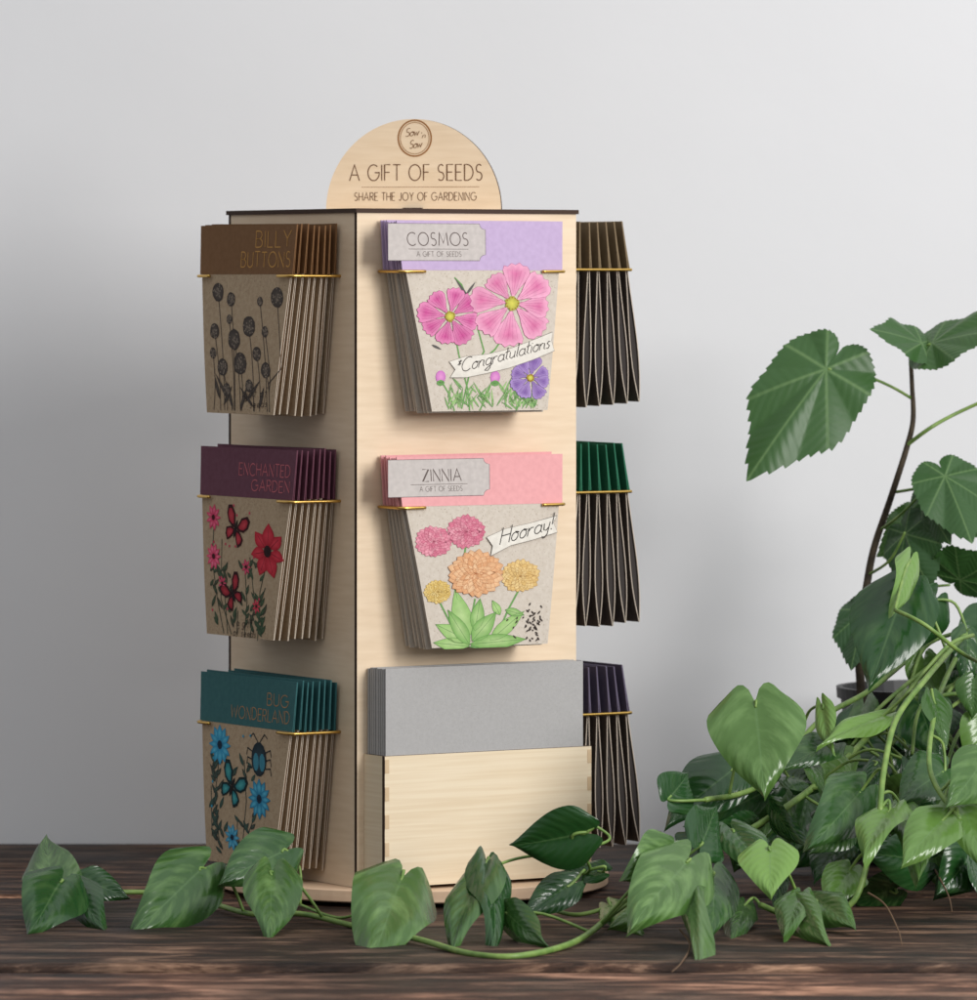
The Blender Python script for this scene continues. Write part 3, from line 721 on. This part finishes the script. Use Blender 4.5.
LV.fig(P(932,343,d-.02),P(1000,324,d-.06),.046,-56,.1,.25)
LV.fig(P(945,476,d-.03),P(972,540,d-.06),.044,-20,.1,.12)
LV.fig(P(925,496,d-.02),P(944,541,d-.05),.034,30,.15,.1)
LV.fig(P(905,534,d-.02),P(928,590,d-.05),.042,30,.15,.05)
LV.fig(P(915,524,d+.02),P(882,556,d-.0),.032,-30,.15,.4)
LV.fig(P(960,580,d-.03),P(1000,560,d-.05),.05,40,.15,.1)
LV.fig(P(985,496,d-.02),P(1010,540,d-.03),.05,0,.1,.1)
LV.fig(P(866,610,d-.0),P(850,665,d-.03),.036,20,.15,.0)
LV.build("foliage",FM,fig)
pothos=obj("pothos_plant",None,Matrix.Translation(P(900,860,3.5))); top(pothos,"glossy green pothos trailing across the table around the stand","plant")
ST=Stems()
main=[(28,905,3.44),(60,895,3.5),(100,893,3.52),(150,893,3.53),(205,902,3.49),(250,914,3.43),(300,914,3.42),(345,924,3.38),(385,933,3.33),(420,940,3.29),(470,954,3.235),(520,956,3.225),(575,942,3.28),(612,915,3.38),(640,893,3.42),(690,865,3.44),(750,830,3.47),(810,790,3.52),(860,745,3.58),(905,690,3.66)]
ST.add([P(*p) for p in main],.0015,.0021)
ST.add([P(*p) for p in [(880,812,3.4),(884,770,3.42),(896,720,3.45),(925,680,3.5),(960,640,3.58),(985,620,3.65)]],.0018)
ST.add([P(*p) for p in [(760,905,3.4),(800,918,3.38),(850,905,3.37),(868,860,3.38),(878,815,3.4)]],.0018)
ST.add([P(*p) for p in [(560,880,3.42),(590,870,3.4),(572,838,3.38),(588,832,3.38)]],.001)
ST.add([P(*p) for p in [(705,800,3.45),(760,785,3.5),(820,720,3.55),(870,690,3.6),(930,640,3.68)]],.0017)
ST.add([P(*p) for p in [(960,820,3.38),(930,770,3.42),(938,700,3.5),(960,650,3.6)]],.0016)
ST.add([P(*p) for p in [(895,610,3.5),(925,625,3.48),(965,655,3.5),(1000,670,3.55)]],.0013)
ST.add([P(*p) for p in [(540,905,3.42),(575,915,3.4),(615,905,3.4),(650,890,3.4)]],.0013)
ST.add([P(*p) for p in [(575,815,3.42),(610,838,3.42),(575,850,3.4),(520,858,3.4),(490,868,3.38)]],.0009)
ST.add([P(*p) for p in [(300,905,3.44),(340,918,3.40),(372,905,3.38),(402,880,3.36)]],.0009)
LV=Leaves()
def H(bx,by,bd,tx,ty,td,wpx,roll=0,fold=.25,curl=.12,tint=0.,streak=.5,pet=True,twist=0):
    b_=P(bx,by,bd); t_=P(tx,ty,td); LV.heart(b_,t_,wpx*.0006*(bd/3.5),roll,fold,curl,tint,streak,twist)
    if pet:
        best=min(ST.pts,key=lambda p:(p-b_).length)
        if (best-b_).length<.09:
            a=(t_-b_).normalized(); mid=(best+b_)/2-a*.006+Vector((0,0,.003)); ST.add([best,mid,b_,b_+a*.004],.0010,.0008,False,5)
H(52,893,3.42,48,826,3.50,62,0,.3,.1,.12,.7)
H(62,880,3.40,28,926,3.34,72,12,.2,.1,.0,.2); H(72,886,3.42,104,925,3.36,44,-10,.25,.1,.0,.1)
H(84,880,3.50,131,896,3.50,36,-20,.2,.1,.0,.2)
H(203,868,3.42,134,928,3.36,78,0,.22,.12,.1,.6)
H(286,850,3.44,224,884,3.40,62,10,.25,.12,.05,.4)
H(272,872,3.38,266,937,3.32,60,0,.35,.1,.15,.8)
H(402,878,3.36,368,951,3.255,92,5,.2,.14,.22,.9)
H(482,872,3.36,456,942,3.27,56,30,.5,.12,.1,.4); H(488,866,3.37,500,942,3.27,48,-38,.4,.15,.0,.1)
H(505,912,3.33,542,940,3.27,38,10,.2,.12,.1,.3)
H(586,833,3.38,509,846,3.38,66,-12,.3,.2,.0,.05)
H(572,884,3.40,521,914,3.38,42,20,.3,.1,.0,.2)
H(603,872,3.40,560,868,3.42,30,30,.3,.1,.0,.1)
H(688,860,3.33,640,926,3.25,84,0,.2,.1,.22,1.0); H(668,852,3.33,626,880,3.30,60,-15,.25,.1,.2,.9)
H(690,880,3.34,680,968,3.20,34,40,.3,.1,.2,.4)
H(712,872,3.35,718,930,3.29,60,-35,.3,.15,.05,.4)
H(770,848,3.34,772,890,3.30,62,0,.2,.15,.75,.4)
H(700,846,3.38,722,806,3.42,62,30,.3,.1,.0,.1); H(676,842,3.40,700,866,3.38,44,-20,.3,.1,.0,.3)
H(755,702,3.46,763,793,3.42,100,0,.14,.1,.30,.8)
H(735,768,3.50,672,822,3.46,66,15,.2,.2,.0,.1); H(768,790,3.52,690,830,3.50,60,-20,.2,.2,.0,.2)
H(905,592,3.55,866,682,3.50,90,18,.25,.12,.0,.2)
H(935,600,3.6,905,660,3.58,60,-40,.25,.12,.0,.1)
H(883,716,3.5,820,742,3.46,34,45,.4,.1,.7,.3); H(822,705,3.5,832,752,3.47,26,30,.4,.1,.65,.3)
H(910,560,3.55,898,612,3.5,32,-35,.4,.1,.7,.3)
H(862,790,3.44,815,842,3.38,66,-8,.25,.15,.05,.3)
H(890,810,3.40,858,850,3.35,56,50,.35,.2,.55,.3); H(905,812,3.42,920,868,3.36,50,-30,.35,.2,.3,.4)
H(945,818,3.38,905,858,3.34,56,20,.3,.2,.45,.4); H(960,800,3.40,990,860,3.36,60,-30,.3,.2,.4,.4)
H(945,770,3.46,905,800,3.42,60,10,.3,.2,.05,.2); H(985,760,3.4,950,800,3.36,60,0,.3,.2,.2,.5)
H(800,895,3.36,780,930,3.30,42,30,.3,.1,.2,.4); H(745,905,3.40,732,935,3.31,34,10,.3,.1,.1,.5); H(815,900,3.38,850,925,3.33,46,-20,.3,.1,.2,.5)
H(850,870,3.40,830,905,3.37,46,10,.3,.1,.4,.5); H(610,905,3.40,640,930,3.33,36,-20,.3,.1,.3,.6); H(652,905,3.38,610,925,3.34,30,30,.3,.1,.4,.5)
H(668,800,3.44,690,770,3.46,50,20,.3,.1,.0,.1); H(732,830,3.42,760,872,3.36,48,-20,.3,.1,.05,.3); H(790,905,3.36,820,940,3.28,44,10,.3,.1,.3,.3)
cnt=0
while cnt<88:
    x=random.uniform(700,1040); y=random.uniform(600,900)
    lim=715 if y>790 else (715+(790-y)*1.3)
    if x<lim+20 or (y>880 and x<740): continue
    dd=random.uniform(3.48,3.70); tx=x+random.gauss(-8,28); ty=y+random.uniform(-8,58)
    ln=math.hypot(tx-x,ty-y)
    if ln<30 or ln>66: continue
    if ty>912: continue
    if dd-.04>2187/(ty-280)-.01: dd=2187/(ty-280)-.01
    H(x,y,dd,tx,ty,dd-random.uniform(.0,.05),ln*random.uniform(.75,1.1),random.gauss(0,38),random.uniform(.15,.45),random.uniform(.08,.25),random.choice([0,0,0,0,.06,.15,.45]),random.uniform(.0,.6),pet=(cnt%2==0)); cnt+=1
# deeper, shaded leaves behind the front ones
cnt=0
while cnt<38:
    x=random.uniform(760,1040); y=random.uniform(690,850)
    if x<780+(830-y)*.9: continue
    dd=random.uniform(3.62,3.80); tx=x+random.gauss(-5,26); ty=y+random.uniform(10,55)
    dd=min(dd,2187/(ty-280)-.01)
    H(x,y,dd,tx,ty,dd-.02,random.uniform(44,66),random.gauss(0,35),.25,.15,0,.1,pet=False); cnt+=1
for k in range(13):
    x=random.uniform(840,980); y=random.uniform(690,840); dd=random.uniform(3.5,3.62)
    ST.add([P(x,y,dd),P(x+random.uniform(10,50),y-random.uniform(20,60),dd+.02),P(x+random.uniform(60,110),y-random.uniform(50,90),dd+.05)],.0011,.0014,False)
LV.build("foliage",PM,pothos)
DRY=newmat("dry_tendril",srgb((96,72,50)),.8)
for pts in ([P(868,893,3.36),P(885,905,3.34),P(898,930,3.30),P(902,945,3.27)],[P(680,930,3.30),P(690,945,3.26),P(682,962,3.2),P(672,972,3.15)],[P(935,870,3.5),P(948,895,3.45),P(952,912,3.4)]):
    D=Stems(); D.add(pts,.0007,.0003); D.build("dry_tendril",DRY,pothos)
ST.build("vine",STM,pothos)

# ---------------- light, world, camera
wd=bpy.data.worlds.new("World"); bpy.context.scene.world=wd; wd.use_nodes=True
nt=wd.node_tree; bg=nt.nodes["Background"]; bg.inputs[0].default_value=(.94,.97,1.0,1)
# room: bright towards the ceiling and the window side, dim low down
tc=nt.nodes.new('ShaderNodeTexCoord'); sx=nt.nodes.new('ShaderNodeSeparateXYZ'); nt.links.new(tc.outputs['Generated'],sx.inputs[0])
def mr(sock,a,b_,c,d_):
    m=nt.nodes.new('ShaderNodeMapRange'); m.interpolation_type='SMOOTHSTEP'; m.inputs[1].default_value=a; m.inputs[2].default_value=b_; m.inputs[3].default_value=c; m.inputs[4].default_value=d_; nt.links.new(sock,m.inputs[0]); return m.outputs[0]
mm=nt.nodes.new('ShaderNodeMath'); mm.operation='MULTIPLY'
nt.links.new(mr(sx.outputs[2],-.05,.75,.26,1.05),mm.inputs[0]); nt.links.new(mr(sx.outputs[0],-1,1,.7,1.25),mm.inputs[1]); nt.links.new(mm.outputs[0],bg.inputs[1])
def area(name,loc,target,sx,sy,e,col):
    l=bpy.data.lights.new(name,'AREA'); l.shape='RECTANGLE'; l.size=sx; l.size_y=sy; l.energy=e; l.color=col
    o=bpy.data.objects.new(name,l); COL.objects.link(o); o.location=loc
    o.rotation_euler=(Vector(target)-Vector(loc)).to_track_quat('-Z','Y').to_euler(); return o
area("window_light",(1.35,-1.3,.85),(0,.2,.3),.62,.9,33,(1,.985,.96))
cam=bpy.data.cameras.new("Camera"); co=bpy.data.objects.new("Camera",cam); COL.objects.link(co)
co.location=(0,CY,HZ); co.rotation_euler=(R(90),0,0)
cam.sensor_fit='HORIZONTAL'; cam.sensor_width=36; cam.lens=36*F/977; cam.shift_y=-220/977; cam.clip_end=100; cam.clip_start=.05
cam.dof.use_dof=True; cam.dof.focus_distance=3.46; cam.dof.aperture_fstop=16
sc=bpy.context.scene; sc.camera=co
sc.view_settings.view_transform='Standard'; sc.view_settings.look='None'; sc.view_settings.exposure=0
